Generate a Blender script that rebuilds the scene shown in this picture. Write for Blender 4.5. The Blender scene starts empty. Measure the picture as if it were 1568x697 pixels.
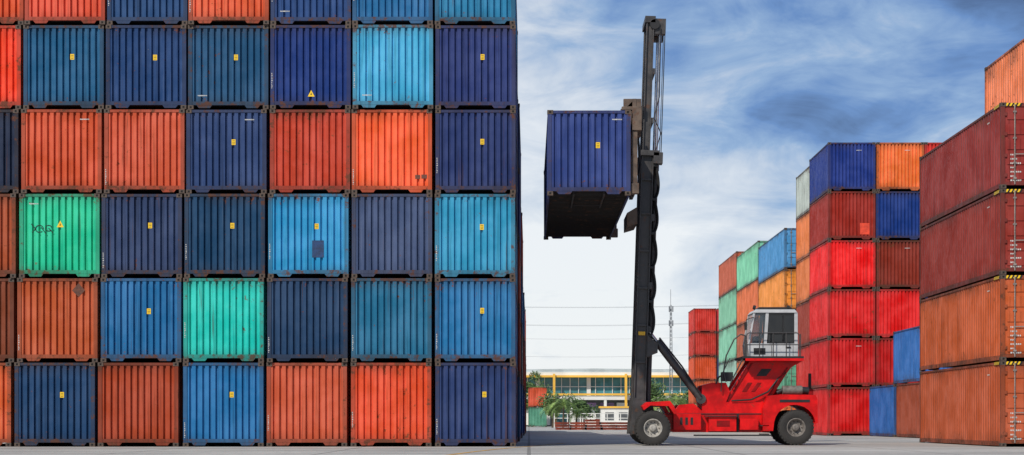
import bpy, math, random
from mathutils import Vector, Matrix, noise
random.seed(7)
F=2600.0; VX=810.0; HY=645.0; CH=0.78
def PX(px,Y): return (px-VX)/F*Y
def PZ(py,Y): return CH+(HY-py)/F*Y
def lin(c):
    o=[]
    for v in c:
        v=v/255.0
        o.append(v/12.92 if v<=0.04045 else ((v+0.055)/1.055)**2.4)
    return (o[0],o[1],o[2],1.0)
scene=bpy.context.scene
col=scene.collection
# ---------------------------------------------------------------- mesh builder
class MB:
    def __init__(s): s.v=[];s.f=[];s.m=[];s.s=[]
    def add(s,vs,fs,m=0,sm=False):
        b=len(s.v); s.v+= [tuple(v) for v in vs]
        for f in fs: s.f.append([b+i for i in f]); s.m.append(m); s.s.append(sm)
    def box(s,x0,x1,y0,y1,z0,z1,m=0):
        s.add([(x0,y0,z0),(x1,y0,z0),(x1,y1,z0),(x0,y1,z0),(x0,y0,z1),(x1,y0,z1),(x1,y1,z1),(x0,y1,z1)],
              [(0,3,2,1),(4,5,6,7),(0,1,5,4),(1,2,6,5),(2,3,7,6),(3,0,4,7)],m)
    def prism(s,pts,y0,y1,m=0):
        n=len(pts)
        a=sum(pts[i][0]*pts[(i+1)%n][1]-pts[(i+1)%n][0]*pts[i][1] for i in range(n))
        if a<0: pts=pts[::-1]
        vs=[(x,y0,z) for x,z in pts]+[(x,y1,z) for x,z in pts]
        fs=[tuple(range(n)),tuple(reversed(range(n,2*n)))]
        for i in range(n):
            j=(i+1)%n; fs.append((j,i,n+i,n+j))
        s.add(vs,fs,m)
    def cyl(s,p0,p1,r,n=12,m=0,r2=None,sm=True,caps=True):
        p0=Vector(p0);p1=Vector(p1); d=p1-p0
        if d.length<1e-6: return
        q=d.to_track_quat('Z','Y'); r2=r if r2 is None else r2
        vs=[]
        for k in range(n):
            a=2*math.pi*k/n; vs.append(p0+q@Vector((math.cos(a)*r,math.sin(a)*r,0)))
        for k in range(n):
            a=2*math.pi*k/n; vs.append(p1+q@Vector((math.cos(a)*r2,math.sin(a)*r2,0)))
        s.add(vs,[(k,(k+1)%n,n+(k+1)%n,n+k) for k in range(n)],m,sm)
        if caps: s.add(vs,[tuple(reversed(range(n))),tuple(range(n,2*n))],m,False)
    def tube(s,pts,r,n=8,m=0):
        for a,b in zip(pts[:-1],pts[1:]): s.cyl(a,b,r,n,m)
    def lathe_y(s,prof,cx,cy,cz,n=40,m=0,sm=True):
        vs=[]
        for r,y in prof:
            for k in range(n):
                a=2*math.pi*k/n; vs.append((cx+r*math.cos(a),cy+y,cz+r*math.sin(a)))
        fs=[]
        for i in range(len(prof)-1):
            for k in range(n):
                k2=(k+1)%n; fs.append((i*n+k,i*n+k2,(i+1)*n+k2,(i+1)*n+k))
        s.add(vs,fs,m,sm)
    def mesh(s,name,mats):
        me=bpy.data.meshes.new(name); me.from_pydata(s.v,[],s.f)
        for mt in mats: me.materials.append(mt)
        me.polygons.foreach_set('material_index',s.m); me.polygons.foreach_set('use_smooth',s.s)
        me.update(); return me
    def obj(s,name,mats,parent=None,bevel=0,loc=None):
        me=s.mesh(name,mats); o=bpy.data.objects.new(name,me); col.objects.link(o)
        if parent: o.parent=parent
        if loc: o.location=loc
        if bevel:
            b=o.modifiers.new('bevel','BEVEL'); b.width=bevel; b.segments=2; b.limit_method='ANGLE'; b.angle_limit=math.radians(40)
        return o
# ---------------------------------------------------------------- materials
def N(nt,t,**k):
    n=nt.nodes.new(t)
    for a,b in k.items(): setattr(n,a,b)
    return n
def newmat(name):
    m=bpy.data.materials.new(name); m.use_nodes=True; nt=m.node_tree; nt.nodes.clear()
    o=N(nt,'ShaderNodeOutputMaterial'); p=N(nt,'ShaderNodeBsdfPrincipled'); nt.links.new(p.outputs[0],o.inputs[0])
    return m,nt,p
def mixc(nt,fac,a,b,mode='MIX'):
    n=N(nt,'ShaderNodeMix',data_type='RGBA',blend_type=mode)
    for sock,val in ((n.inputs[0],fac),(n.inputs[6],a),(n.inputs[7],b)):
        if isinstance(val,bpy.types.NodeSocket): nt.links.new(val,sock)
        else: sock.default_value=val
    return n.outputs[2]
def math_(nt,op,a,b=0.0,c=0.0,clamp=False):
    n=N(nt,'ShaderNodeMath',operation=op,use_clamp=clamp)
    for i,val in enumerate((a,b,c)):
        if isinstance(val,bpy.types.NodeSocket): nt.links.new(val,n.inputs[i])
        else: n.inputs[i].default_value=val
    return n.outputs[0]
def smooth(nt,v,lo,hi,a=0.0,b=1.0):
    n=N(nt,'ShaderNodeMapRange',interpolation_type='SMOOTHSTEP'); nt.links.new(v,n.inputs[0])
    n.inputs[1].default_value=lo;n.inputs[2].default_value=hi;n.inputs[3].default_value=a;n.inputs[4].default_value=b
    return n.outputs[0]
def noisev(nt,vec,scale,detail=3,rough=0.5,dist=0.0):
    n=N(nt,'ShaderNodeTexNoise'); nt.links.new(vec,n.inputs['Vector'])
    n.inputs['Scale'].default_value=scale;n.inputs['Detail'].default_value=detail;n.inputs['Roughness'].default_value=rough;n.inputs['Distortion'].default_value=dist
    return n.outputs[0]
def mapv(nt,vec,scale=(1,1,1),loc=(0,0,0),rot=(0,0,0)):
    n=N(nt,'ShaderNodeMapping'); nt.links.new(vec,n.inputs[0]); n.inputs[1].default_value=loc;n.inputs[2].default_value=rot;n.inputs[3].default_value=scale
    return n.outputs[0]
def objvec(nt,rand=True):
    tc=N(nt,'ShaderNodeTexCoord')
    if not rand: return tc.outputs['Object'],None,tc
    oi=N(nt,'ShaderNodeObjectInfo'); mul=math_(nt,'MULTIPLY',oi.outputs['Random'],97.0)
    va=N(nt,'ShaderNodeVectorMath',operation='ADD'); nt.links.new(tc.outputs['Object'],va.inputs[0]); nt.links.new(mul,va.inputs[1])
    return va.outputs[0],oi.outputs['Random'],tc
_pc={}
def paint(c,kind='panel'):
    key=(tuple(c),kind)
    if key in _pc: return _pc[key]
    if c[0]>c[2]*1.4 and c[0]>c[1]*1.4: c=(c[0],c[1]*0.94,c[2]*0.78)   # warm iron-oxide paints
    L=lin(c); m,nt,p=newmat('container_paint_'+kind)
    v,rnd,tc=objvec(nt)
    rnd2=math_(nt,'FRACT',math_(nt,'MULTIPLY',rnd,13.7))
    frame=(kind=='frame')
    g=sum(L[:3])/3
    fade=tuple(min(1,x*1.02+g*0.10+0.012) for x in L[:3])+(1,)
    n1=noisev(nt,v,0.9,3,0.6)
    base=mixc(nt,smooth(nt,n1,0.3,0.7),tuple(x*0.84 for x in L[:3])+(1,),fade)
    st=noisev(nt,mapv(nt,v,(9,9,0.30)),1.0,4,0.65)
    base=mixc(nt,smooth(nt,st,0.50,0.70,0,0.55),base,tuple(x*0.36+0.004 for x in L[:3])+(1,))
    base=mixc(nt,smooth(nt,st,0.42,0.28,0,0.38),base,tuple(min(1,x*1.05+0.06) for x in L[:3])+(1,))
    sep=N(nt,'ShaderNodeSeparateXYZ'); nt.links.new(tc.outputs['Object'],sep.inputs[0])
    zc=math_(nt,'ABSOLUTE',math_(nt,'SUBTRACT',sep.outputs[2],1.30))
    edge=smooth(nt,zc,0.75,1.25,0,1)
    r1=noisev(nt,v,4.5,6,0.72); r2=noisev(nt,v,0.55,1)
    gm=math_(nt,'MULTIPLY',edge,smooth(nt,r2,0.35,0.6),0,True)
    base=mixc(nt,math_(nt,'MULTIPLY',gm,0.42),base,(0.030,0.022,0.016,1))
    thr=math_(nt,'ADD',math_(nt,'ADD',math_(nt,'MULTIPLY',edge,0.07),math_(nt,'MULTIPLY',r2,0.24)),math_(nt,'MULTIPLY',rnd2,0.045))
    rs=smooth(nt,math_(nt,'ADD',r1,thr),0.795 if not frame else 0.71,0.85 if not frame else 0.81,0,0.85)
    rust=mixc(nt,r1,(0.030,0.014,0.010,1),(0.20,0.065,0.025,1))
    base=mixc(nt,rs,base,rust)
    dr=noisev(nt,mapv(nt,v,(6,6,0.22),(9,1,4)),1.0,4,0.7)
    base=mixc(nt,smooth(nt,math_(nt,'ADD',dr,math_(nt,'MULTIPLY',rnd2,0.06)),0.66,0.76,0,0.6),base,(0.075,0.032,0.018,1))
    sc=noisev(nt,mapv(nt,v,(3,3,7),(1,7,2),(0,0.4,0)),2.6,6,0.75)
    base=mixc(nt,smooth(nt,sc,0.695,0.73,0,0.6),base,(0.45,0.45,0.43,1))
    if frame: base=mixc(nt,0.42,base,(0.033,0.026,0.022,1))
    hs=N(nt,'ShaderNodeHueSaturation'); nt.links.new(base,hs.inputs['Color'])
    nt.links.new(math_(nt,'ADD',math_(nt,'MULTIPLY',rnd,0.2),0.95),hs.inputs['Value']); base=hs.outputs[0]
    nt.links.new(base,p.inputs['Base Color'])
    nt.links.new(smooth(nt,r1,0.3,0.7,0.45,0.75),p.inputs['Roughness'])
    p.inputs['Specular IOR Level'].default_value=0.15
    b=N(nt,'ShaderNodeBump'); b.inputs['Strength'].default_value=0.6; b.inputs['Distance'].default_value=0.05
    nt.links.new(noisev(nt,mapv(nt,v,(1,1,0.7)),1.8,1),b.inputs['Height']); nt.links.new(b.outputs[0],p.inputs['Normal'])
    _pc[key]=m; return m
def simple(name,c,rough=0.5,metal=0.0,var=0.35,scale=4.0,rust=0.0,bump=0.0,spec=0.5,coat=0.0,linear=False):
    L=(tuple(c)+(1,))if linear else lin(c)
    m,nt,p=newmat(name); v,rnd,tc=objvec(nt,False)
    n1=noisev(nt,v,scale,4,0.65)
    b=mixc(nt,smooth(nt,n1,0.3,0.7),tuple(x*(1-var) for x in L[:3])+(1,),tuple(min(1,x*(1+var*0.5)) for x in L[:3])+(1,))
    if rust>0:
        r=noisev(nt,v,scale*1.7,6,0.7)
        b=mixc(nt,smooth(nt,r,0.62-rust*0.15,0.72-rust*0.1,0,0.8),b,(0.10,0.042,0.02,1))
    nt.links.new(b,p.inputs['Base Color']); p.inputs['Metallic'].default_value=metal
    nt.links.new(smooth(nt,n1,0.3,0.7,max(0.05,rough-0.12),min(1,rough+0.12)),p.inputs['Roughness'])
    p.inputs['Specular IOR Level'].default_value=spec; p.inputs['Coat Weight'].default_value=coat
    if bump:
        bn=N(nt,'ShaderNodeBump'); bn.inputs['Strength'].default_value=bump; bn.inputs['Distance'].default_value=0.02
        nt.links.new(noisev(nt,v,scale*6,5),bn.inputs['Height']); nt.links.new(bn.outputs[0],p.inputs['Normal'])
    return m
M_cast=simple('corner_casting_steel',(84,70,60),0.7,0,0.5,9,0.6)
M_hole=simple('casting_hole_shadowed_steel',(14,13,12),0.9,0,0.2)
M_under=simple('container_underfloor',(40,34,32),0.85,0,0.5,2,0.5)
M_yel=simple('label_yellow',(240,196,20),0.5,0,0.12,20)
M_ink=simple('label_ink',(25,25,25),0.6)
M_white=simple('stencil_white',(200,200,195),0.6,0,0.5,24)
M_pdark=simple('patch_plate_dark',(22,56,98),0.6,0,0.5,6,0.2)
M_graf=simple('graffiti_ink',(30,34,40),0.7,0,0.5,20)
M_galv=simple('lock_bar_galvanised',(150,140,132),0.45,0.3,0.4,8,0.3)
# ---------------------------------------------------------------- containers
def corr(mb,axis,a0,a1,z0,z1,o0,o1,period,m,flip=False,other=0):
    n=max(1,round((a1-a0)/period)); T=(a1-a0)/n
    pts=[(a0,o0)]
    for i in range(n):
        s=a0+i*T
        pts+= [(s+T*0.29,o0),(s+T*0.37,o1),(s+T*0.63,o1),(s+T*0.71,o0)]
    pts.append((a1,o0))
    vs=[];fs=[]
    for a,o in pts:
        for z in (z0,z1):
            vs.append((a,o,z) if axis=='x' else (o,a,z))
    for i in range(len(pts)-1):
        k=2*i; f=(k,k+2,k+3,k+1)
        fs.append(f if not flip else f[::-1])
    mb.add(vs,fs,m)
_cm={}
def cont_mesh(L,W,H,door=False,under=False):
    key=(L,W,H,door,under)
    if key in _cm: return _cm[key]
    b=MB(); P=0.12
    for x in (0.008,W-P-0.008):
        for y in (0.008,L-P-0.008): b.box(x,x+P,y,y+P,0.118,H-0.118,1)
    for x in (0,W-0.17):
        for y in (0,L-0.178):
            for z in (0,H-0.118):
                b.box(x,x+0.17,y,y+0.178,z,z+0.118,2)
                yy=y-0.003 if y==0 else y+0.178+0.003
                b.box(x+0.055,x+0.115,min(yy,yy+0.002),max(yy,yy+0.002),z+0.03,z+0.09,3)
                xx=-0.004 if x==0 else W+0.002
                b.box(xx,xx+0.002,y+0.05,y+0.125,z+0.03,z+0.088,3)
    x0=P+0.008;x1=W-P-0.008
    for yy,sg in ((0,1),(L,-1)):
        if door and yy==0: continue
        a,c=sorted((yy+sg*0.015,yy+sg*0.10))
        b.box(x0,x1,a,c,0.125,0.235,1)
        b.box(x0+0.04,x1-0.04,a,c,H-0.095,H-0.012,1)
        o0=yy+sg*0.03;o1=yy+sg*0.098
        corr(b,'x',x0,x1,0.235,H-0.095,o0,o1,0.193,0,flip=(sg<0))
        for cx in (0.50,W-0.50):
            b.prism([(cx-0.24,0.125),(cx-0.17,0.035),(cx+0.17,0.035),(cx+0.24,0.125)],min(yy+sg*0.02,yy+sg*0.05),max(yy+sg*0.02,yy+sg*0.05),1)
    for xx,sg in ((0,1),(W,-1)):
        a,c=sorted((xx+sg*0.012,xx+sg*0.07))
        b.box(a,c,0.178,L-0.178,0.03,0.17,1)
        b.box(a,c,0.178,L-0.178,H-0.09,H-0.02,1)
        corr(b,'y',P+0.008,L-P-0.008,0.17,H-0.09,xx+sg*0.028,xx+sg*0.066,0.276,0,flip=(sg>0))
    b.box(0.07,W-0.07,0.10,L-0.10,H-0.05,H-0.035,0)
    k=int((L-0.5)/0.42)
    for i in range(k):
        y=0.25+i*0.42; b.box(0.12,W-0.12,y,y+0.2,H-0.036,H-0.018,0)
    b.box(0.07,W-0.07,0.10,L-0.10,0.13,0.16,4)
    if under:
        k=int((L-0.6)/0.33)
        for i in range(k):
            y=0.3+i*0.33; b.box(0.071,W-0.071,y,y+0.05,0.04,0.129,4)
        b.box(0.75,0.80,0.1,3.2,0.02,0.128,4); b.box(W-0.8,W-0.75,0.1,3.2,0.02,0.128,4)
        b.box(0.801,W-0.801,0.5,1.5,0.075,0.1,5)
        b.box(0.801,W-0.801,2.6,2.7,0.035,0.1,5)
    if door:
        b.box(x0,x1,0.015,0.10,0.10,0.20,1); b.box(x0,x1,0.015,0.10,H-0.12,H-0.012,1)
        mid=W/2
        for a,c in ((x0+0.01,mid-0.008),(mid+0.008,x1-0.01)):
            b.box(a,c,0.045,0.085,0.205,H-0.125,0)
            nz=5; hh=(H-0.125-0.205)/nz
            for i in range(nz):
                z=0.205+i*hh
                b.box(a+0.07,c-0.07,0.022,0.046,z+0.07,z+hh-0.07,0)
            for fx in (0.27,0.73):
                bx=a+(c-a)*fx
                b.cyl((bx,0.0,0.12),(bx,0.0,H-0.05),0.02,8,5)
                for z in (0.28,0.75,1.5,H-0.3): b.box(bx-0.05,bx+0.05,-0.018,0.045,z,z+0.05,5)
                b.box(bx-0.02,bx+0.36 if fx<0.5 else bx+0.03,-0.035,-0.02,1.02,1.05,5)
            for z in (0.35,0.95,1.6,2.2):
                hx=a-0.03 if a<mid-0.5 else c-0.05
                b.box(hx,hx+0.09,0.0,0.046,z,z+0.10,1)
    me=b.mesh('shipping_container',[None]*6); _cm[key]=me; return me
lab_me={}
def label_mesh(kind):
    if kind in lab_me: return lab_me[kind]
    b=MB(); mats=[M_white]
    if kind=='tag':
        b.box(0,0.12,0,0.003,0,0.17,0); mats=[M_yel,M_ink]
        for i in range(3): b.box(0.02,0.10,-0.002,-0.0005,0.028+i*0.047,0.042+i*0.047,1)
    elif kind=='tri':
        b.prism([(-0.10,0),(0.11,0),(0.005,0.2)],0,0.003,0); b.prism([(-0.02,0.05),(0.03,0.05),(0.005,0.13)],-0.002,-0.0005,1); mats=[M_yel,M_ink]
    elif kind=='code':
        r=random.Random(3)
        for i in range(9): b.box(0,0.02+0.02*r.random(),0,0.002,-i*0.055,-i*0.055+0.03,0)
    elif kind=='codeh':
        r=random.Random(5)
        x=0
        for i in range(8):
            w=0.015+0.015*r.random(); b.box(x,x+w,0,0.002,0,0.035,0); x+=w+0.012
    elif kind=='patch': b.box(0,0.36,0,0.004,0,0.52,0); mats=[M_pdark]
    elif kind=='dirtpatch':
        b.box(0,0.15,0,0.004,0,0.12,0); b.box(0.19,0.36,0,0.004,0.01,0.13,0); mats=[simple('worn_stencil_grey',(110,62,46),0.7,0,0.5,20)]
    elif kind=='diamond': b.prism([(0,0.2),(0.2,0),(0.4,0.2),(0.2,0.42)],0,0.003,0); mats=[simple('faded_placard',(96,56,40),0.7,0,0.6,12)]
    elif kind=='redpatch': b.box(0,0.5,0,0.004,0,0.6,0); mats=[simple('primer_patch',(226,70,40),0.6,0,0.3,4)]
    elif kind=='doortext':
        r=random.Random(8)
        for j in range(7):
            x=0; n=r.randint(3,6)
            for i in range(n):
                w=0.02+0.03*r.random(); b.box(x,x+w,0,0.002,-j*0.13,-j*0.13+0.045,0); x+=w+0.02
    elif kind=='hazard':
        for i in range(5):
            b.prism([(i*0.12,0),(i*0.12+0.06,0),(i*0.12+0.11,0.09),(i*0.12+0.05,0.09)],0,0.002,0)
            b.prism([(i*0.12+0.062,0),(i*0.12+0.118,0),(i*0.12+0.168,0.09),(i*0.12+0.112,0.09)],0,0.002,1)
        mats=[M_yel,M_ink]
    elif kind=='graf':
        def sq(x,z,s):
            pts=[(x+s*math.cos(a)*1.1,0.0,z+s*math.sin(a)) for a in [i*0.55 for i in range(11)]]; b.tube(pts,0.012,4,0)
        sq(0,0,0.11); sq(0.28,0.02,0.09); b.tube([(0.28,0,0.02),(0.42,0,-0.12)],0.014,4,0); b.tube([(-0.25,0,0.15),(-0.12,0,0.0),(-0.22,0,-0.12)],0.012,4,0); b.tube([(0.05,0,0.05),(0.2,0,-0.15)],0.012,4,0)
        mats=[M_graf]
    lab_me[kind]=b.mesh('label',mats); return lab_me[kind]
def label(parent,kind,x,z,y=0.026,rz=0):
    o=bpy.data.objects.new('label',label_mesh(kind)); col.objects.link(o); o.parent=parent; o.location=(x,y,z); o.rotation_euler=(0,0,rz); return o
def container(c,x,y,z,L=12.19,W=2.44,H=2.585,door=False,under=False,labels=(),rot=0.0):
    me=cont_mesh(L,W,H,door,under); o=bpy.data.objects.new('shipping_container',me); col.objects.link(o)
    o.location=(x,y,z); o.rotation_euler=(0,0,rot)
    mats=[paint(c),paint(c,'frame'),M_cast,M_hole,M_under,M_galv if door else M_under]
    for i,mt in enumerate(mats):
        o.material_slots[i].link='OBJECT'; o.material_slots[i].material=mt
    for l in labels: label(o,*l)
    return o
wall={
1:[(196,88,46),(22,60,98),(172,72,44),(22,106,160),(194,90,68),(212,78,44),(38,58,104)],
2:[(124,62,40),(180,86,50),(22,98,148),(16,200,184),(28,60,94),(32,110,146),(26,106,156)],
3:[(156,74,44),(12,184,138),(44,62,98),(14,60,94),(38,140,188),(64,80,114),(42,146,184)],
4:[(24,38,64),(198,82,50),(204,90,66),(44,68,114),(182,62,42),(234,98,54),(36,52,100)],
5:[(232,66,34),(16,86,126),(22,60,108),(24,78,116),(14,48,112),(58,158,196),(36,52,106)],
6:[(212,84,48),(206,78,56),(24,64,108),(212,92,60),(30,66,118),(28,98,146),(26,122,164)]}
tagset={(1,1):'tag',(1,3):'tag',(1,6):'tag',(2,2):'tag',(2,6):'tag',(3,1):'tri',(3,2):'tag',(3,3):'tag',(3,4):'tag',(3,6):'tag',
(4,3):'tag',(4,6):'tag',(5,1):'tag',(5,2):'tag',(5,3):'tag',(5,4):'tri',(5,6):'tag'}
extra={(3,4):[('patch',1.35,0.62,0.024)],(4,5):[('dirtpatch',1.95,0.45,0.024)],(3,1):[('graf',0.62,1.5,0.02)],(2,1):[('diamond',1.68,2.0,0.024)]}
WY=52.0; XR=-0.40
R=random.Random(11)
for r in range(1,7):
    pitch=2.573-(r-1)*0.0125
    for c in range(0,7):
        xr=XR-0.02-(6-c)*pitch+R.uniform(-0.018,0.018)
        labs=list(extra.get((r,c),[]))
        t=tagset.get((r,c))
        if t=='tag': labs.append(('tag',1.42+R.uniform(-0.04,0.04),1.50+R.uniform(-.03,.03)))
        if t=='tri': labs.append(('tri',1.25,1.55 if r==3 else 0.38))
        if R.random()<0.5: labs.append(('code',0.04,R.uniform(0.7,1.2),0.004))
        if R.random()<0.18: labs.append(('codeh',R.choice([0.3,1.8]),R.choice([2.25,0.4])))
        o=container(wall[r][c],xr-2.47,WY+R.uniform(-0.05,0.05),(r-1)*2.586,W=2.47,H=2.58,labels=labs)
        if r==1: o.rotation_euler[2]=R.uniform(-0.002,0.002)
pal=[(40,54,118),(178,70,48),(20,92,152),(196,82,62),(26,58,104),(150,50,38),(120,120,118),(30,104,150),(60,30,30)]
for bi,(y0,n,dx) in enumerate(((64.9,5,0.05),(77.8,4,0.10),(92,3,0.16),(106,3,0.2),(120,2,0.2))):
    for cc in range(2):
        for r in range(n):
            container(R.choice(pal),XR-2.46-cc*2.56+dx,y0,r*2.586,W=2.46,H=2.58)
LY=49.6
lifted=container((48,68,130),0.535,LY,7.38,L=12.19,H=2.49,under=True,labels=[('tag',1.42,1.38),('codeh',1.9,2.2)])
dcol=[(180,88,56),(186,90,48),(140,48,44),(132,42,44)]
for r in range(4):
    H=2.60
    o=container(dcol[r],14.28,51.4,r*2.61,L=10.7,H=H,door=True,labels=[('doortext',1.6,2.1,0.018),('doortext',0.3,1.0,0.018),('hazard',0.02,H-0.105,0.004)])
    label(o,'hazard',-0.001,H-0.105,0.75,-math.pi/2)
    label(o,'codeh',0.022,2.2,1.6,-math.pi/2)
    container([(186,78,52),(160,62,44),(180,62,46),(132,44,42)][r],16.85,51.2,r*2.61,L=10.0,H=2.60,door=True)
container((226,132,98),16.2,50.2,4*2.61,L=10.2,H=2.9,door=True)
container((156,76,56),17.85,76.5,0,L=6.06,H=2.58); container((46,112,186),17.85,77.2,2.586,L=6.06,H=2.58)
container((34,98,170),17.80,82.8,0,L=6.06,H=2.58)
ccol=[[(210,14,18),(204,16,20),(214,18,22),(232,14,18),(156,40,30),(30,56,134)],
      [(206,24,24),(196,20,22),(216,18,20),(140,48,34),(18,56,130),(228,116,54)],
      [(190,60,40),(150,60,40),(30,60,120),(180,50,40),(170,60,50),(216,44,42)]]
for cidx in range(3):
    for r in range(6):
        labs=[('codeh',1.5,2.15)] if r%2 else []
        if (cidx,r)==(0,4): labs=[('redpatch',1.7,0.3,0.024)]
        container(ccol[cidx][r],15.85+cidx*2.56+R.uniform(-.02,.02),90,r*2.595,L=6.06,W=2.52,H=2.59,labels=labs)
for cidx in range(2):
    for r in range(6):
        cc=[(180,40,36),(190,40,36),(150,60,50),(212,124,74),(226,132,76),(176,186,178)][r]
        container(cc,16.2+cidx*2.56,97,r*2.595,L=6.06,W=2.48,H=2.59)
bcol=[[(206,110,60),(90,160,130),(222,134,66),(238,158,72),(72,146,200)],
      [(90,170,140),(200,110,70),(176,100,80),(222,120,78),(120,196,160)],
      [(130,186,170),(150,186,170),(130,196,165),(130,192,160),(186,96,78)]]
for k,hk in enumerate((2.595,2.70,2.80)):
    for r in range(5):
        container(bcol[k][r],16.1,107+k*12.5,r*hk,H=hk-0.01,door=True)
        container(R.choice(pal),18.7,107+k*12.5,r*hk,H=hk-0.01,door=True)
acol=[[(206,104,78),(200,98,66),(206,84,48),(180,46,36),(190,46,38)],[(180,60,50),(190,90,70),(60,70,120),(180,40,50),(220,40,70)]]
for k in range(2):
    for r in range(5): container(acol[k][r],17.65+k*2.54,182,r*2.575,L=6.06,H=2.57)
container((92,156,130),-0.1,222,0,L=6.06); container((206,92,70),-0.1,222,2.6,L=6.06)
# ---------------------------------------------------------------- handler
M_red=simple('handler_red_paint',(204,12,14),0.42,0,0.34,2.2,0.12,0.0,0.22,0.05)
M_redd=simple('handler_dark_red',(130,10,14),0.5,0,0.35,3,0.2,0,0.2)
M_mast=simple('mast_grey_paint',(66,64,64),0.5,0.1,0.4,2.5,0.35)
M_blk=simple('black_rubber_parts',(26,26,28),0.6,0,0.35,6)
M_tyre=simple('tyre_rubber',(46,44,42),0.85,0,0.4,7,0,0.3)
M_rim=simple('wheel_rim_paint',(160,156,148),0.55,0,0.4,8,0.3)
M_rimd=simple('wheel_rim_dark',(110,104,98),0.55,0,0.4,8,0.3)
M_cab=simple('cab_grey_paint',(182,184,186),0.4,0,0.2,2,0.08)
M_chrome=simple('cylinder_rod_chrome',(190,190,192),0.18,0.9,0.1)
M_rustst=simple('spreader_worn_steel',(100,84,72),0.65,0.1,0.5,3,0.7)
M_yellow=simple('safety_yellow',(220,170,30),0.5,0,0.25,6)
def glassmat(name,colr,alpha):
    m,nt,p=newmat(name); p.inputs['Base Color'].default_value=colr
    p.inputs['Alpha'].default_value=alpha; p.inputs['Specular IOR Level'].default_value=0.6
    v,_,_=objvec(nt,False); nt.links.new(smooth(nt,noisev(nt,v,3,4),0.3,0.7,0.03,0.14),p.inputs['Roughness']); return m
M_glass=glassmat('cab_glass_dark',(0.006,0.007,0.009,1),0.93)
M_glass2=glassmat('cab_glass_clear',(0.10,0.13,0.16,1),0.28)
TY=55.7
root=bpy.data.objects.new('container_handler',None); col.objects.link(root)
def pp(pts,Y=TY-1.0): return [(PX(a,Y),PZ(b,Y)) for a,b in pts]
def wheel(name,cx,cy,r,rimm,outer=-1,dual=False):
    b=MB(); w=0.17
    s=outer
    for off in ((0,0.37) if dual else (0,)):
        oy=-s*off
        prof=[(r*0.52,-w*0.85),(r*0.60,-w),(r*0.80,-w*1.02),(r*0.93,-w*0.93),(r*0.975,-w*0.8),(r*0.975,w*0.8),(r*0.93,w*0.93),(r*0.80,w*1.02),(r*0.60,w),(r*0.52,w*0.85)]
        b.lathe_y(prof,0,oy,0,48,0)
        for i in range(30):
            a=2*math.pi*i/30
            for sd in (-1,1):
                aa=a+(0.10 if sd>0 else 0)
                ca,sa=math.cos(aa),math.sin(aa); t=(-sa,ca); hw=0.034
                y0,y1=sorted((sd*0.01,sd*w*0.94))
                vs=[]
                for rr in (r*0.93,r):
                    for tt,yy in ((-hw,y0),(hw,y0),(hw,y1),(-hw,y1)):
                        vs.append((ca*rr+t[0]*tt,yy+oy,sa*rr+t[1]*tt))
                b.add(vs,[(0,3,2,1),(4,5,6,7),(0,1,5,4),(1,2,6,5),(2,3,7,6),(3,0,4,7)],0)
        d=s
        b.lathe_y([(r*0.53,d*w*0.86),(r*0.50,d*w*0.95),(r*0.46,d*w*0.80),(r*0.43,d*w*0.25),(r*0.25,d*w*0.10),(r*0.22,d*w*0.12),(r*0.20,d*w*0.6),(r*0.14,d*w*0.7),(0.001,d*w*0.7)],0,oy,0,40,1)
    for i in range(10):
        a=2*math.pi*i/10; x=math.cos(a)*r*0.34; z=math.sin(a)*r*0.34
        b.cyl((x,s*w*0.1,z),(x,s*w*0.35,z),0.018,6,2)
    o=b.obj(name,[M_tyre,rimm,M_blk],root,loc=(cx,cy,r)); return o
fx=PX(999.5,53.9); rx=PX(1217,54.9)
wheel('front_wheel_near',fx,53.9,0.56,M_rim,-1,True)
wheel('front_wheel_far',fx,57.5,0.56,M_rim,1,True)
wheel('rear_wheel_near',rx,54.75,0.575,M_rimd,-1)
wheel('rear_wheel_far',rx,56.65,0.575,M_rimd,1)
b=MB(); YN=54.9; YF=56.5
def arch(cx,cy,r,a0,a1,n=12):
    return [(cx+r*math.cos(math.radians(a0+(a1-a0)*i/n)),cy-r*math.sin(math.radians(a0+(a1-a0)*i/n))) for i in range(n+1)]
b.prism(pp([(985,640),(1030,632),(1040,620),(1062,618),(1078,632),(1178,632),(1178,662),(1030,662),(1020,656),(985,656)],YN),YN,YN+0.12,0)
b.prism(pp([(985,640),(1030,632),(1040,620),(1062,618),(1078,632),(1178,632),(1178,662),(1030,662),(1020,656),(985,656)],YN),YF-0.12,YF,0)
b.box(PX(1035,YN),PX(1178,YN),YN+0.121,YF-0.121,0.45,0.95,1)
cw=[(1168,625),(1176,606),(1196,604),(1249,605),(1252,612),(1252,648),(1246,650)]+arch(1217,652,32,10,170)[0:]+[(1184,660),(1168,660)]
b.prism(pp(cw,54.6),54.6,55.05,0)
b.prism(pp(cw,54.6),56.35,56.8,0)
b.prism(pp([(1168,625),(1176,606),(1249,605),(1252,612),(1252,648),(1243,650),(1240,632),(1226,618),(1200,618),(1188,632),(1168,640)],54.6),55.051,56.349,0)
b.prism(pp([(1075,632),(1075,590),(1090,586),(1112,586),(1118,600),(1112,616),(1170,616),(1176,624),(1176,632)],YN),YN+0.02,YF-0.02,0)
b.prism(pp([(983,622),(990,616),(1026,614),(1032,622),(1038,634),(1032,634),(1024,622),(996,621),(986,628)],53.75),53.72,54.6,0)
b.prism(pp([(983,622),(990,616),(1026,614),(1032,622),(1038,634),(1032,634),(1024,622),(996,621),(986,628)],53.75),56.8,57.7,0)
b.box(fx-0.17,fx+0.17,54.45,57.0,0.38,0.74,2)
b.box(rx-0.12,rx+0.12,54.95,56.5,0.40,0.62,2)
b.box(PX(1030,YN),PX(1072,YN),YN-0.30,YN-0.002,0.50,1.02,0)
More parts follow.
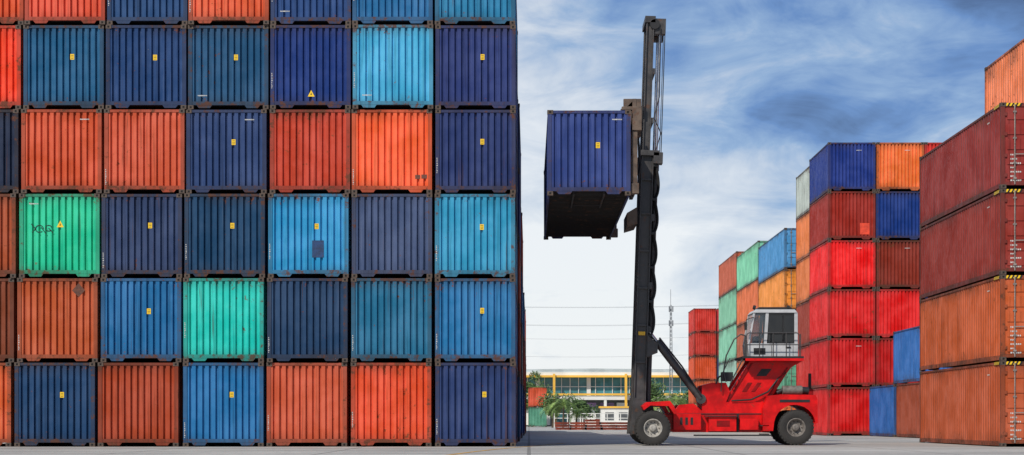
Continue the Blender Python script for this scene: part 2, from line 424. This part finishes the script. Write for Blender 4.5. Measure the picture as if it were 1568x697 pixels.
b.box(PX(1084,YN),PX(1126,YN),YN-0.26,YN-0.002,0.46,0.92,0)
b.box(PX(1132,YN),PX(1160,YN),YN-0.2,YN-0.002,0.50,0.86,0)
b.box(PX(1078,YN),PX(1128,YN),YN-0.34,YN-0.05,0.925,0.96,2)
b.box(PX(1062,YN),PX(1180,YN),YN-0.28,YN-0.004,0.30,0.345,2)
for q in (1040,1048,1056): b.box(PX(q,YN),PX(q+4,YN),YN-0.306,YN-0.301,0.66,0.90,2)
b.box(PX(1096,YN),PX(1116,YN),YN-0.266,YN-0.261,0.60,0.80,1)
b.box(PX(1128,YN),PX(1131,YN),YN-0.05,YN-0.003,0.42,1.0,2)
b.box(PX(1020,YN),PX(1178,YN),YN-0.02,YN-0.002,1.0,1.03,2)
for z in (0.35,0.62): b.box(PX(1162,YN),PX(1176,YN),YN-0.3,YN-0.004,z,z+0.03,2)
b.box(PX(1194,54.6),PX(1240,54.6),54.585,54.597,PZ(616,54.6),PZ(612,54.6),2)
b.obj('chassis',[M_red,M_redd,M_blk],root,bevel=0.02)
b=MB()
ris=[(1108,617),(1124,590),(1146,556),(1150,548),(1228,546),(1229,553),(1216,560),(1206,566),(1196,578),(1178,604),(1172,617)]
b.prism(pp(ris,55.0),55.0,55.1,0); b.prism(pp(ris,55.0),56.3,56.4,0)
b.prism(pp([(1112,616),(1128,590),(1150,556),(1160,556),(1138,590),(1122,616)],55.0),55.101,56.299,0)
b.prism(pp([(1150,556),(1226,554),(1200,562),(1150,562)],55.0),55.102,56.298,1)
b.prism(pp([(1172,616),(1196,577),(1206,565),(1214,560),(1204,574),(1184,606),(1180,616)],55.0),55.103,56.297,0)
for pts,mm in (([(1136,600),(1145,586),(1152,586),(1143,600)],1),([(1158,576),(1166,565),(1182,565),(1173,576)],2),([(1150,600),(1160,586),(1166,586),(1156,600)],1)):
    b.prism(pp(pts,54.99),54.985,54.998,mm)
b.prism(pp([(1112,616),(1150,556),(1153,556),(1115,616)],54.98),54.97,54.998,1)
b.prism(pp([(1168,616),(1204,563),(1207,563),(1171,616)],54.98),54.97,54.998,1)
b.obj('cab_riser',[M_red,M_redd,M_blk],root,bevel=0.012)
b=MB(); CYN=54.7; CYF=56.5
b.box(PX(1136,CYN),PX(1229,CYN),CYN-0.25,CYF+0.1,PZ(549,CYN),PZ(546,CYN),0)
b.box(PX(1140,CYN),PX(1229,CYN),CYN-0.252,CYN-0.21,PZ(553,CYN),PZ(549.2,CYN),1)
def rail(pts,r=0.017): b.tube([(PX(x,Y),Y,PZ(y,Y)) for x,y,Y in pts],r,8,2)
Yr=CYN-0.22
rail([(1143,547,Yr),(1143,513,Yr),(1146,510,Yr),(1221,510,Yr),(1224,513,Yr),(1224,547,Yr)])
rail([(1143,528,Yr),(1224,528,Yr)])
for x in (1163,1184,1204): rail([(x,547,Yr),(x,510,Yr)])
rail([(1226,547,Yr),(1226,512,Yr),(1226*1.0,512,CYF),(1226,547,CYF)])
for Y in (54.75,55.25):
    rail([(1112,585,Y),(1108,570,Y),(1112,545,Y),(1124,520,Y),(1134,512,Y),(1141,514,Y),(1141,546,Y)],0.022)
    rail([(1118,588,Y),(1138,548,Y)],0.022)
for t in range(6):
    k=t/5; rail([(1118+20*k,588-38*k,54.75),(1118+20*k,588-38*k,55.25)],0.02)
rail([(1104,600,54.8),(1106,572,54.8),(1118,548,54.8)],0.015)
b.obj('platform_and_rails',[M_blk,M_red,M_mast],root)
b=MB(); Y0=CYN; Y1=56.1
side=[(1147,546),(1145,526),(1222,526),(1222,546)]
b.prism(pp(side,Y0),Y0,Y1,0)
b.prism(pp([(1153,479),(1157,474),(1217,474),(1221,479)],Y0),Y0-0.03,Y1+0.03,0)
b.prism(pp([(1160,474),(1163,470),(1212,470),(1216,474)],Y0),Y0+0.1,Y1-0.1,1)
def pil(p,q,w,Ya,Yb,m=0):
    b.prism(pp([(p[0]-w,p[1]),(p[0]+w,p[1]),(q[0]+w,q[1]),(q[0]-w,q[1])],Y0),Ya,Yb,m)
for Ya,Yb in ((Y0,Y0+0.07),(Y1-0.07,Y1)):
    pil((1147,526),(1155,479),1.5,Ya,Yb)
    pil((1172,526),(1175,479),2.4,Ya,Yb,0)
    pil((1219,526),(1219,479),2.6,Ya,Yb)
    b.prism(pp([(1176,526),(1177.5,479),(1216,479),(1216,526)],Y0),Ya+0.025,Ya+0.04,2)
    b.prism(pp([(1149,526),(1157,479),(1174,479),(1172,526)],Y0),Ya+0.025,Ya+0.04,3)
    b.prism(pp([(1178,526),(1178,524),(1216,524),(1216,526)],Y0),Ya-0.01,Ya+0.02,1)
    b.prism(pp([(1178,482),(1178,479.2),(1216,479.2),(1216,482)],Y0),Ya-0.01,Ya+0.02,1)
    pil((1199,524),(1199,482),1.0,Ya-0.01,Ya+0.02,1)
b.prism(pp([(1146.5,526),(1154.5,479),(1155.2,479),(1147.2,526)],Y0),Y0+0.07,Y1-0.07,3)
b.prism(pp([(1220,526),(1220,479),(1221,479),(1221,526)],Y0),Y0+0.07,Y1-0.07,2)
b.prism(pp([(1186,526),(1186,518),(1204,518),(1206,498),(1212,492),(1214,526)],Y0),55.15,55.65,1)
b.box(PX(1158,Y0),PX(1168,Y0),55.1,55.7,PZ(526,Y0),PZ(514,Y0),1)
b.cyl((PX(1170,Y0),55.4,PZ(520,Y0)),(PX(1173,Y0),55.4,PZ(508,Y0)),0.02,8,1)
b.box(PX(1181,Y0),PX(1181.6,Y0),Y0-0.012,Y0-0.002,PZ(545,Y0),PZ(527,Y0),1); b.box(PX(1214,Y0),PX(1214.6,Y0),Y0-0.012,Y0-0.002,PZ(545,Y0),PZ(527,Y0),1)
b.box(PX(1203,Y0),PX(1211,Y0),Y0-0.03,Y0-0.002,PZ(533,Y0),PZ(531,Y0),1)
b.box(PX(1154,Y0),PX(1172,Y0),Y0-0.012,Y0-0.002,PZ(543,Y0),PZ(533,Y0),1)
for q in (1158,1210):
    b.cyl((PX(q,Y0),Y0+0.15,PZ(471,Y0)),(PX(q-4,Y0),Y0+0.15,PZ(470,Y0)),0.07,12,1)
b.tube([(PX(1154,Y0),Y0,PZ(486,Y0)),(PX(1142,Y0),Y0-0.2,PZ(490,Y0)),(PX(1141,Y0),Y0-0.2,PZ(500,Y0))],0.014,6,1)
b.box(PX(1139,Y0),PX(1142,Y0),Y0-0.32,Y0-0.12,PZ(506,Y0),PZ(494,Y0),1)
b.obj('operator_cab',[M_cab,M_blk,M_glass,M_glass2],root,bevel=0.008)
b=MB()
b.cyl((PX(1196,55.1),54.85,PZ(598,55.1)),(PX(1226,55.1),54.85,PZ(598,55.1)),0.15,20,3)
b.cyl((PX(1226,55.1),54.85,PZ(598,55.1)),(PX(1236,55.1),54.85,PZ(599,55.1)),0.12,20,1)
b.cyl((PX(1188,55.1),54.85,PZ(602,55.1)),(PX(1196,55.1),54.85,PZ(598,55.1)),0.07,14,1)
b.box(PX(1182,55.3),PX(1246,55.3),55.35,56.3,PZ(606,55.3),PZ(596,55.3),2)
b.cyl((PX(1240,55.8),55.8,PZ(596,55.8)),(PX(1240,55.8),55.8,PZ(572,55.8)),0.05,12,1)
b.tube([(PX(1120,54.9),54.88,PZ(614,54.9)),(PX(1150,54.9),54.86,PZ(612,54.9)),(PX(1176,54.9),54.88,PZ(600,54.9)),(PX(1192,54.9),55.0,PZ(580,54.9)),(PX(1204,54.9),55.02,PZ(570,54.9))],0.03,8,1)
b.tube([(PX(1096,54.9),54.85,PZ(588,54.9)),(PX(1100,54.9),54.85,PZ(578,54.9)),(PX(1110,54.9),54.85,PZ(572,54.9)),(PX(1118,54.9),54.85,PZ(580,54.9))],0.03,8,1)
b.box(PX(1104,54.9),PX(1122,54.9),54.8,55.0,PZ(584,54.9),PZ(570,54.9),1)
b.obj('engine_and_exhaust',[M_mast,M_blk,M_redd,M_rimd],root,bevel=0.01)
b=MB()
for Y in (54.95,56.45):
    A=Vector((PX(1073,Y),Y,PZ(611,Y)));B=Vector((PX(1007,Y),Y,PZ(525,Y)));C=Vector((PX(992,Y),Y,PZ(505,Y)))
    b.cyl(A,B,0.125,20,0); b.cyl(B,B+(C-B)*0.12,0.145,20,0); b.cyl(B,C,0.055,14,1); b.cyl(C+Vector((0,-0.08,0)),C+Vector((0,0.08,0)),0.12,16,0)
    b.tube([A+Vector((0.0,-0.14,0.1)),A.lerp(B,0.5)+Vector((0.08,-0.14,0.14)),B+Vector((0.05,-0.1,0.16))],0.025,8,2)
    b.cyl(A+Vector((0,-0.1,0)),A+Vector((0,0.1,0)),0.16,16,0)
b.obj('tilt_cylinders',[M_mast,M_chrome,M_blk],root)
# mast
b=MB(); ZO=9.25; ZI=13.6
def channel(x0,x1,ya,yb,z0,z1,m,t=0.04):
    ym=(ya+yb)/2
    b.box(x0,x0+t,ya,yb,z0,z1,m); b.box(x1-t,x1,ya,yb,z0,z1,m); b.box(x0+t,x1-t,ym-0.02,ym+0.02,z0,z1,m)
for s in (-1,1):
    ya,yb=sorted((s*0.72,s*0.92)); channel(-0.22,0.17,ya,yb,0.15,ZO,0)
    ya,yb=sorted((s*0.50,s*0.69)); channel(-0.19,0.06,ya,yb,0.4,ZI,0)
    b.cyl((0.27,s*0.55,0.2),(0.27,s*0.55,ZO-0.1),0.085,16,0); b.cyl((0.27,s*0.55,ZO-0.1),(0.27,s*0.55,ZI-0.3),0.045,12,3)
    b.cyl((0.02,s*0.40,1),(0.02,s*0.40,ZI-0.4),0.03,6,1)
for z in (0.5,2.6,4.8,7.0,ZO-0.2): b.box(0.171,0.26,-0.9,0.9,z,z+0.22,0)
for z in (10.2,11.8,13.2): b.box(0.061,0.14,-0.66,0.66,z,z+0.18,0)
for z in (1.2,2.4,3.6,4.8,6.0,7.2,8.3):
    b.box(-0.18,0.12,-0.925,-0.84,z,z+0.06,0)
b.box(-0.26,0.34,-1.0,1.0,ZO-0.15,ZO+0.02,0); b.box(0.16,0.46,-1.0,-0.6,ZO-0.4,ZO-0.04,0); b.box(0.16,0.46,0.6,1.0,ZO-0.4,ZO-0.04,0)
b.box(-0.24,0.1,-0.72,0.72,ZI-0.15,ZI+0.06,0); b.box(0.1,0.44,-0.65,-0.4,ZI-0.5,ZI,0); b.box(0.1,0.44,0.4,0.65,ZI-0.5,ZI,0)
b.box(0.14,0.40,-0.39,0.39,ZI-0.35,ZI-0.1,0)
b.cyl((0.08,-0.72,ZI-0.2),(0.08,-0.66,ZI-0.2),0.16,18,1)
b.prism([(-0.30,0.1),(0.35,0.1),(0.5,0.5),(0.4,1.1),(-0.24,1.3)],-1.0,-0.925,0); b.prism([(-0.30,0.1),(0.35,0.1),(0.5,0.5),(0.4,1.1),(-0.24,1.3)],0.925,1.0,0)
b.prism([(0.16,2.6),(0.5,2.75),(0.5,3.05),(0.16,3.3)],-0.98,-0.9,0)
for j in range(4):
    pts=[]; n=110
    for i in range(n+1):
        z=3.3+i*(8.8-3.3)/n; ph=(z-3.3)/1.1; f=ph-math.floor(ph)
        sag=math.sin(math.pi*f**0.75)
        pts.append((0.19+0.025*j+(0.15-0.012*j)*sag,-0.72-0.05*j,z))
    b.tube(pts,0.026,6,2)
for z in [3.3+1.1*i for i in range(6)]: b.box(0.17,0.31,-0.93,-0.66,z-0.04,z+0.04,2)
b.tube([(0.22,-0.86,ZO),(0.38,-0.86,ZO+0.6),(0.14,-0.8,ZO+1.1),(0.30,-0.75,ZO+1.8),(0.26,-0.7,ZI-0.3)],0.018,6,2)
b.tube([(0.42,-0.62,ZO),(0.42,-0.62,ZI-0.4)],0.016,6,2)
b.tube([(0.38,-0.52,ZO),(0.38,-0.52,ZI-0.4)],0.012,6,2)
b.box(-0.14,0.08,-0.935,-0.926,3.3,3.42,4)
mast=b.obj('mast',[M_mast,M_blk,M_blk,M_chrome,M_yellow],root,bevel=0.006)
mast.location=(PX(976,TY),TY,0.25); mast.rotation_euler=(0,math.radians(1.9),0)
b=MB()
b.box(3.34,3.46,54.7,56.7,PZ(300,TY),PZ(160,TY),0)
for Y in (54.72,56.5): 
    b.box(3.05,3.62,Y,Y+0.16,PZ(174,TY),PZ(160,TY),0)
    b.prism([(3.10,PZ(174,TY)),(3.34,PZ(163,TY)),(3.34,PZ(285,TY)),(3.2,PZ(285,TY)),(3.10,PZ(240,TY))],Y,Y+0.12,0)
b.box(3.10,3.338,54.9,56.5,PZ(205,TY),PZ(178,TY),0)
b.box(3.10,3.338,54.9,56.5,PZ(280,TY),PZ(262,TY),0)
b.box(3.02,3.32,53.2,58.2,9.35,9.85,1)
b.box(3.06,3.28,50.6,53.2,9.42,9.80,0); b.box(3.06,3.28,58.2,60.8,9.42,9.80,0)
for Y in (49.7,61.45):
    b.box(3.02,3.30,Y,Y+0.32,9.30,10.0,0)
    b.box(2.72,3.12,Y+0.04,Y+0.24,9.90,10.0,0)
    b.cyl((2.88,Y+0.14,9.84),(2.88,Y+0.14,9.95),0.035,10,1)
    b.box(3.02,3.18,Y+0.05,Y+0.22,7.55,9.30,0)
    b.box(2.99,3.22,Y,Y+0.28,7.45,7.75,0)
b.box(3.06,3.30,50.1,50.7,9.2,9.95,0)
b.tube([(3.2,54.3,9.9),(3.35,54.2,10.4),(3.5,54.6,10.2),(3.55,54.8,9.2),(3.4,54.7,8.2)],0.03,8,2)
b.tube([(3.25,50.4,9.3),(3.32,50.4,8.4),(3.24,50.4,7.8)],0.02,8,2)
b.prism([(3.16,7.05),(3.5,7.15),(3.5,7.7),(3.16,7.5)],54.8,56.6,0)
b.obj('spreader_carriage',[M_rustst,M_mast,M_blk],root,bevel=0.01)
# ---------------------------------------------------------------- ground
m,nt,p=newmat('yard_concrete'); tc=N(nt,'ShaderNodeTexCoord'); v=tc.outputs['Object']
n1=noisev(nt,v,0.12,6,0.6); n2=noisev(nt,mapv(nt,v,(0.05,0.6,1)),1.0,6,0.65); n3=noisev(nt,v,3.0,6,0.7)
base=mixc(nt,smooth(nt,n1,0.3,0.7),(0.33,0.32,0.295,1),(0.48,0.465,0.43,1))
base=mixc(nt,smooth(nt,n2,0.48,0.62,0,0.65),base,(0.17,0.165,0.155,1))
n4=noisev(nt,mapv(nt,v,(0.09,1.1,1),(4,9,0)),1.0,5,0.6)
base=mixc(nt,smooth(nt,n4,0.55,0.66,0,0.6),base,(0.56,0.54,0.50,1))
base=mixc(nt,smooth(nt,n3,0.35,0.75,0,0.45),base,(0.15,0.145,0.135,1))
br=N(nt,'ShaderNodeTexBrick'); nt.links.new(v,br.inputs[0]); br.inputs['Scale'].default_value=1.0; br.inputs['Mortar Size'].default_value=0.05; br.inputs['Brick Width'].default_value=5; br.inputs['Row Height'].default_value=4.3; br.offset=0
base=mixc(nt,math_(nt,'MULTIPLY',br.outputs['Fac'],0.55),base,(0.06,0.057,0.052,1))
nt.links.new(base,p.inputs['Base Color']); p.inputs['Roughness'].default_value=0.85
bn=N(nt,'ShaderNodeBump'); bn.inputs['Strength'].default_value=0.3; bn.inputs['Distance'].default_value=0.02; nt.links.new(n3,bn.inputs['Height']); nt.links.new(bn.outputs[0],p.inputs['Normal'])
M_ground=m
b=MB(); b.add([(-2500,-300,0),(2500,-300,0),(2500,3500,0),(-2500,3500,0)],[(0,1,2,3)],0); b.obj('ground',[M_ground])
M_line=simple('worn_yellow_paint',(200,150,50),0.8,0,0.5,6)
b=MB(); pts=[(-2.0,38),(-1.6,42),(-1.1,46),(-0.6,49.5),(0.1,53),(1.2,60)]
for i in range(len(pts)-1):
    (x0,y0),(x1,y1)=pts[i],pts[i+1]; b.add([(x0,y0,0.005),(x0+0.13,y0,0.005),(x1+0.13,y1,0.005),(x1,y1,0.005)],[(0,1,2,3)],0)
b.obj('yard_line_marking',[M_line])
# ---------------------------------------------------------------- background building
BY=250.0
M_wall=simple('building_white',(222,222,216),0.7,0,0.12,0.3)
M_yb=simple('building_yellow',(236,184,70),0.6,0,0.15,0.3)
M_gb=simple('building_glass_teal',(74,134,142),0.15,0.0,0.45,0.35)
M_dk=simple('building_dark_opening',(96,100,102),0.6,0,0.5,0.5)
M_sh=simple('shopfront_coloured',(136,110,150),0.6,0,0.5,0.4)
M_roof=simple('building_grey_roof',(170,178,178),0.6,0,0.2,0.3)
b=MB(); X0=-14;X1=34
b.box(X0,X1,BY+1.0,BY+22,0,3.9,3)
b.box(X0,X1,BY-1.0,BY+22,3.9,4.5,0)
b.box(X0,X1,BY-1.15,BY-1.005,4.55,4.85,1)
b.box(X0,X1,BY+0.2,BY+22,4.5,7.2,2)
x=X0; ii=0
while x<X1:
    b.box(x,x+(0.6 if ii%6==0 else 0.10),BY+0.02,BY+0.19,4.5,7.2,0); x+=1.25; ii+=1
b.box(X0,X1,BY+0.05,BY+0.198,5.8,5.9,0)
b.box(X0-1,X1+1,BY-1.6,BY+23,7.2,7.5,1)
b.box(X0-1,X1+1,BY-1.2,BY+23,7.51,7.95,0)
b.prism([(X0,8.0),(X1,8.0),(X1,8.3),(10,8.6),(X0,8.35)],BY+2,BY+20,4)
x=X0
while x<X1:
    b.box(x,x+0.4,BY-0.95,BY-0.55,0,3.9,0); x+=5.0
for x in (-6,3.5,14,24): b.box(x,x+0.35,BY-1.9,BY-1.6,0,7.7,1)
x=X0+0.7; r2=random.Random(4)
while x<X1-3:
    w=r2.uniform(1.2,2.6); b.box(x,x+w,BY+0.8,BY+0.98,0.2,2.6,r2.choice([0,3,0,2,5])); b.box(x,x+w,BY+0.7,BY+0.97,2.9,3.5,r2.choice([0,5,1,5])); x+=w+r2.uniform(0.3,1)
b.obj('commercial_building',[M_wall,M_yb,M_gb,M_dk,M_roof,M_sh])
b=MB(); b.box(10.0,22,236,239,0,2.6,0); b.box(9.8,22.2,235.8,239.2,2.6,2.85,1)
for i in range(6): b.box(10.6+i*1.9,11.8+i*1.9,235.97,235.995,0.9,2.0,2)
b.obj('low_outbuilding',[M_wall,M_yb,M_dk])
b=MB()
x=3.0
FY=205
while x<24:
    b.box(x,x+0.10,FY,FY+0.1,0,1.75,0); x+=1.6
for z in (0.5,1.1,1.65): b.box(3,24,FY+0.02,FY+0.08,z,z+0.08,0)
b.obj('railing_fence',[M_wall])
M_rs=simple('rusty_steel_frames',(140,62,42),0.75,0,0.5,0.8,0.4)
b=MB(); r3=random.Random(9)
for i in range(7):
    x0=2.4+i*1.35; 
    for k in range(r3.choice([3,4,4,3,2])):
        z=0.02+k*0.24; xa=x0+r3.uniform(-.1,.1)
        b.box(xa,xa+1.2,150,150.14,z+0.0,z+0.05,0); b.box(xa,xa+1.2,150,150.14,z+0.14,z+0.19,0); b.box(xa,xa+1.2,150.05,150.08,z+0.05,z+0.14,0)
        b.box(xa,xa+0.14,150.2,156,z,z+0.19,0); b.box(xa+1.06,xa+1.2,150.2,156,z,z+0.19,0)
b.obj('steel_beam_stack',[M_rs])
# ---------------------------------------------------------------- trees
def leafmat(name,c1,c2):
    m,nt,p=newmat(name); v,_,tc=objvec(nt,False); n=noisev(nt,v,1.3,4)
    nt.links.new(mixc(nt,smooth(nt,n,0.35,0.65),c1,c2),p.inputs['Base Color']); p.inputs['Roughness'].default_value=0.6; return m
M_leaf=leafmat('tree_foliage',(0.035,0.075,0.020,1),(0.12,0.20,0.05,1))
M_palm=leafmat('palm_foliage',(0.07,0.13,0.03,1),(0.22,0.33,0.08,1))
M_bark=simple('tree_bark',(92,78,62),0.9,0,0.4,4)
def tree(name,X,Y,h,cr,seed=0,n=1900,leaf=0.16):
    r=random.Random(seed); b=MB(); th=h*0.40
    b.cyl((0,0,0),(0.05,0,th),0.11,8,0,0.07)
    lobes=[]
    for i in range(11):
        a=r.uniform(0,6.28); d=r.uniform(0.2,0.85)*cr; z=th+r.uniform(0.0,h-th-cr*0.3)
        lobes.append((math.cos(a)*d,math.sin(a)*d,z,cr*r.uniform(0.3,0.55)))
        b.cyl((0.04,0,th*r.uniform(0.6,1)),(lobes[-1][0],lobes[-1][1],z),0.045,6,0,0.015)
    for i in range(n):
        L=r.choice(lobes); d=Vector((r.gauss(0,1),r.gauss(0,1),r.gauss(0,0.8))); d.normalize(); d*=L[3]*r.uniform(0.5,1.08)
        c=Vector(L[:3])+d; u=Vector((r.gauss(0,1),r.gauss(0,1),r.gauss(0,1))).normalized(); w=u.orthogonal().normalized(); s=leaf*r.uniform(0.6,1.3)
        b.add([c-u*s,c-w*s*0.5,c+u*s,c+w*s*0.5],[(0,1,2,3)],1)
    b.obj(name,[M_bark,M_leaf],loc=(X,Y,0))
def palm(name,X,Y,h,fl,seed=0,nf=24):
    r=random.Random(seed); b=MB(); b.cyl((0,0,0),(0.1,0,h),0.12,8,0,0.08)
    for i in range(nf):
        a=i*2.4+r.uniform(-.3,.3); el=r.uniform(0.1,1.2); L=fl*r.uniform(0.75,1.1)
        dirh=Vector((math.cos(a),math.sin(a),0)); side=Vector((-math.sin(a),math.cos(a),0))
        p_=Vector((0.1,0,h)); pts=[p_.copy()]; ang=el
        for k in range(8):
            p_=p_+(dirh*math.cos(ang)+Vector((0,0,1))*math.sin(ang))*L/8; ang-=0.26; pts.append(p_.copy())
        for k in range(8):
            q=pts[k]; q2=pts[k+1]; wd=L*0.22*math.sin(math.pi*(k+0.8)/9)
            for sg in (-1,1):
                for t in (0,0.5):
                    c=q.lerp(q2,t); tip=c+side*sg*wd+(q2-q)*0.8+Vector((0,0,-0.12*L*0.3))
                    b.add([c,c+(q2-q)*0.35,tip],[(0,1,2)],1)
    b.obj(name,[M_bark,M_palm],loc=(X,Y,0))
palm('palm_tree',PX(862,196),196,2.6,2.7,1); palm('palm_tree',PX(846,199),199,2.0,2.0,2); palm('palm_tree',PX(882,198),198,1.6,2.0,3)
tree('shade_tree',PX(852,215),215,4.4,2.2,4); tree('shade_tree',PX(890,218),218,3.6,1.9,5)
tree('shade_tree',PX(1000,200),200,5.6,2.4,6); palm('palm_tree',PX(1034,192),192,3.2,2.8,7); palm('palm_tree',PX(1016,190),190,2.8,2.3,8)
tree('shade_tree',PX(1046,205),205,4.8,2.3,9); tree('shade_tree',PX(820,228),246,8.2,2.6,10,2600)
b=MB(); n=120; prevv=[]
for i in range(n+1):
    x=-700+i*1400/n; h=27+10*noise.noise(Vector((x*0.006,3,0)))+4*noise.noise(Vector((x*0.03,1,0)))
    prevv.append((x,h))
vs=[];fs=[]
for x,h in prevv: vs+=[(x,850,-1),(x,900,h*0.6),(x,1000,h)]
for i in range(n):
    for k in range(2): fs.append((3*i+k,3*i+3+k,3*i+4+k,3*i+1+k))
b.add(vs,fs,0,True); M_hill=leafmat('hill_hazed_vegetation',(0.30,0.37,0.38,1),(0.37,0.43,0.43,1)); b.obj('hills',[M_hill])  # hill green with distance haze painted into its colour
M_pole=simple('galvanised_lattice',(120,124,128),0.5,0.2,0.2,1)
b=MB(); AX=PX(1027,240); h=17.2
for k in range(3):
    a=k*2.094; b.cyl((AX+0.35*math.cos(a),240+0.35*math.sin(a),0),(AX+0.12*math.cos(a),240+0.12*math.sin(a),h),0.05,6,0)
for i in range(28):
    z=i*0.6; w=0.35-(0.23)*z/h; w2=0.35-0.23*(z+0.6)/h
    for k in range(3):
        a=k*2.094; c=(k+1)*2.094
        b.cyl((AX+w*math.cos(a),240+w*math.sin(a),z),(AX+w2*math.cos(c),240+w2*math.sin(c),z+0.6),0.025,5,0)
b.cyl((AX,240,h),(AX,240,h+2.2),0.03,6,0)
for z in (14.2,16.2): b.box(AX-0.3,AX-0.15,239.6,239.75,z,z+0.8,0); b.box(AX+0.2,AX+0.35,239.6,239.75,z,z+0.8,0)
b.obj('radio_mast',[M_pole])
b=MB(); PYL=215
M_wire=simple('power_cable',(110,114,120),0.6)
polex=(-12,25)
lines=[(15.4,0.3),(13.3,0.5),(11.6,0.45),(9.4,0.5),(7.6,0.4)]
for z,sag in lines:
    for yo in ((-0.6,0.6) if z>12 else (0,)):
        pts=[]
        for i in range(25):
            t=i/24; pts.append((polex[0]+(polex[1]-polex[0])*t,PYL+yo,z-sag*4*t*(1-t)+(0.15 if yo>0 else 0)))
        b.tube(pts,0.011,5,0)
b.obj('power_lines',[M_wire])
for x in polex:
    b=MB(); b.cyl((0,0,0),(0,0,16),0.18,10,0,0.11)
    for z in (15.3,13.2): b.box(-0.06,0.06,-1.1,1.1,z,z+0.12,0)
    for z in (11.55,9.35,7.55): b.box(-0.05,0.05,-0.2,0.2,z,z+0.1,0)
    b.obj('utility_pole',[M_pole],loc=(x,PYL,0))
# ---------------------------------------------------------------- world, sun, camera
sd=Vector((-0.50,-0.78,0)).normalized(); el=math.radians(42)
sunvec=Vector((sd.x*math.cos(el),sd.y*math.cos(el),math.sin(el)))
w=bpy.data.worlds.new('World'); scene.world=w; w.use_nodes=True; nt=w.node_tree; nt.nodes.clear()
out=N(nt,'ShaderNodeOutputWorld'); bg=N(nt,'ShaderNodeBackground'); nt.links.new(bg.outputs[0],out.inputs[0]); bg.inputs[1].default_value=0.1
sky=N(nt,'ShaderNodeTexSky'); sky.sky_type='NISHITA'; sky.sun_disc=False; sky.sun_elevation=el; sky.sun_rotation=math.atan2(sd.x,sd.y); sky.air_density=1.0; sky.dust_density=0.6; sky.ozone_density=2.0
tc=N(nt,'ShaderNodeTexCoord'); v=tc.outputs['Generated']; sep=N(nt,'ShaderNodeSeparateXYZ'); nt.links.new(v,sep.inputs[0])
z=math_(nt,'MINIMUM',math_(nt,'MAXIMUM',sep.outputs[2],0.0),0.27)
x=math_(nt,'MINIMUM',math_(nt,'MAXIMUM',sep.outputs[0],-0.1),0.35)
mv=mapv(nt,v,(3.0,1.0,5.0),(0.3,0.1,0.4),(0,math.radians(35),0))
na=noisev(nt,mv,2.4,5,0.5,0.5); nb=noisev(nt,mapv(nt,v,(2.2,1,6.5),(4,2,1),(0,math.radians(40),0)),6.0,7,0.62,0.8)
bias=math_(nt,'SUBTRACT',math_(nt,'SUBTRACT',1.36,math_(nt,'MULTIPLY',z,4.0)),math_(nt,'MULTIPLY',x,1.5))
bias=math_(nt,'ADD',bias,smooth(nt,sep.outputs[2],0.32,0.7,0,0.35))
tot=math_(nt,'ADD',bias,math_(nt,'MULTIPLY',math_(nt,'SUBTRACT',na,0.5),1.6))
tot=math_(nt,'ADD',tot,math_(nt,'MULTIPLY',math_(nt,'SUBTRACT',nb,0.5),0.85))
cr=N(nt,'ShaderNodeValToRGB'); nt.links.new(tot,cr.inputs[0]); e=cr.color_ramp.elements
def sc(c,k=1.0): 
    L=lin(c); return (L[0]*k,L[1]*k,L[2]*k,1)
e[0].position=0.0; e[0].color=sc((78,106,152)); e[1].position=1.0; e[1].color=sc((244,247,250))
for pos,c in ((0.22,(104,142,198)),(0.45,(148,178,216)),(0.70,(206,217,232))):
    q=e.new(pos); q.color=sc(c)
sc10=mixc(nt,1.0,cr.outputs[0],(10,10,10,1),'MULTIPLY')
fin=mixc(nt,0.87,sky.outputs[0],sc10); nt.links.new(fin,bg.inputs[0])
sl=bpy.data.lights.new('sun','SUN'); sl.energy=3.7; sl.angle=math.radians(1.2); sl.color=(1.0,0.93,0.84)
so=bpy.data.objects.new('sun',sl); col.objects.link(so); so.rotation_euler=sunvec.to_track_quat('Z','Y').to_euler(); so.location=(-30,-40,60)
cam=bpy.data.cameras.new('camera'); co=bpy.data.objects.new('camera',cam); col.objects.link(co); scene.camera=co
co.location=(0,0,CH); co.rotation_euler=(math.radians(90),0,0)
cam.sensor_fit='HORIZONTAL'; cam.sensor_width=36; cam.lens=F/1568*36
cam.shift_x=-(VX-784)/1568; cam.shift_y=(HY-348.5)/1568
cam.clip_start=0.1; cam.clip_end=6000
scene.view_settings.view_transform='Standard'; scene.view_settings.look='None'; scene.view_settings.exposure=0
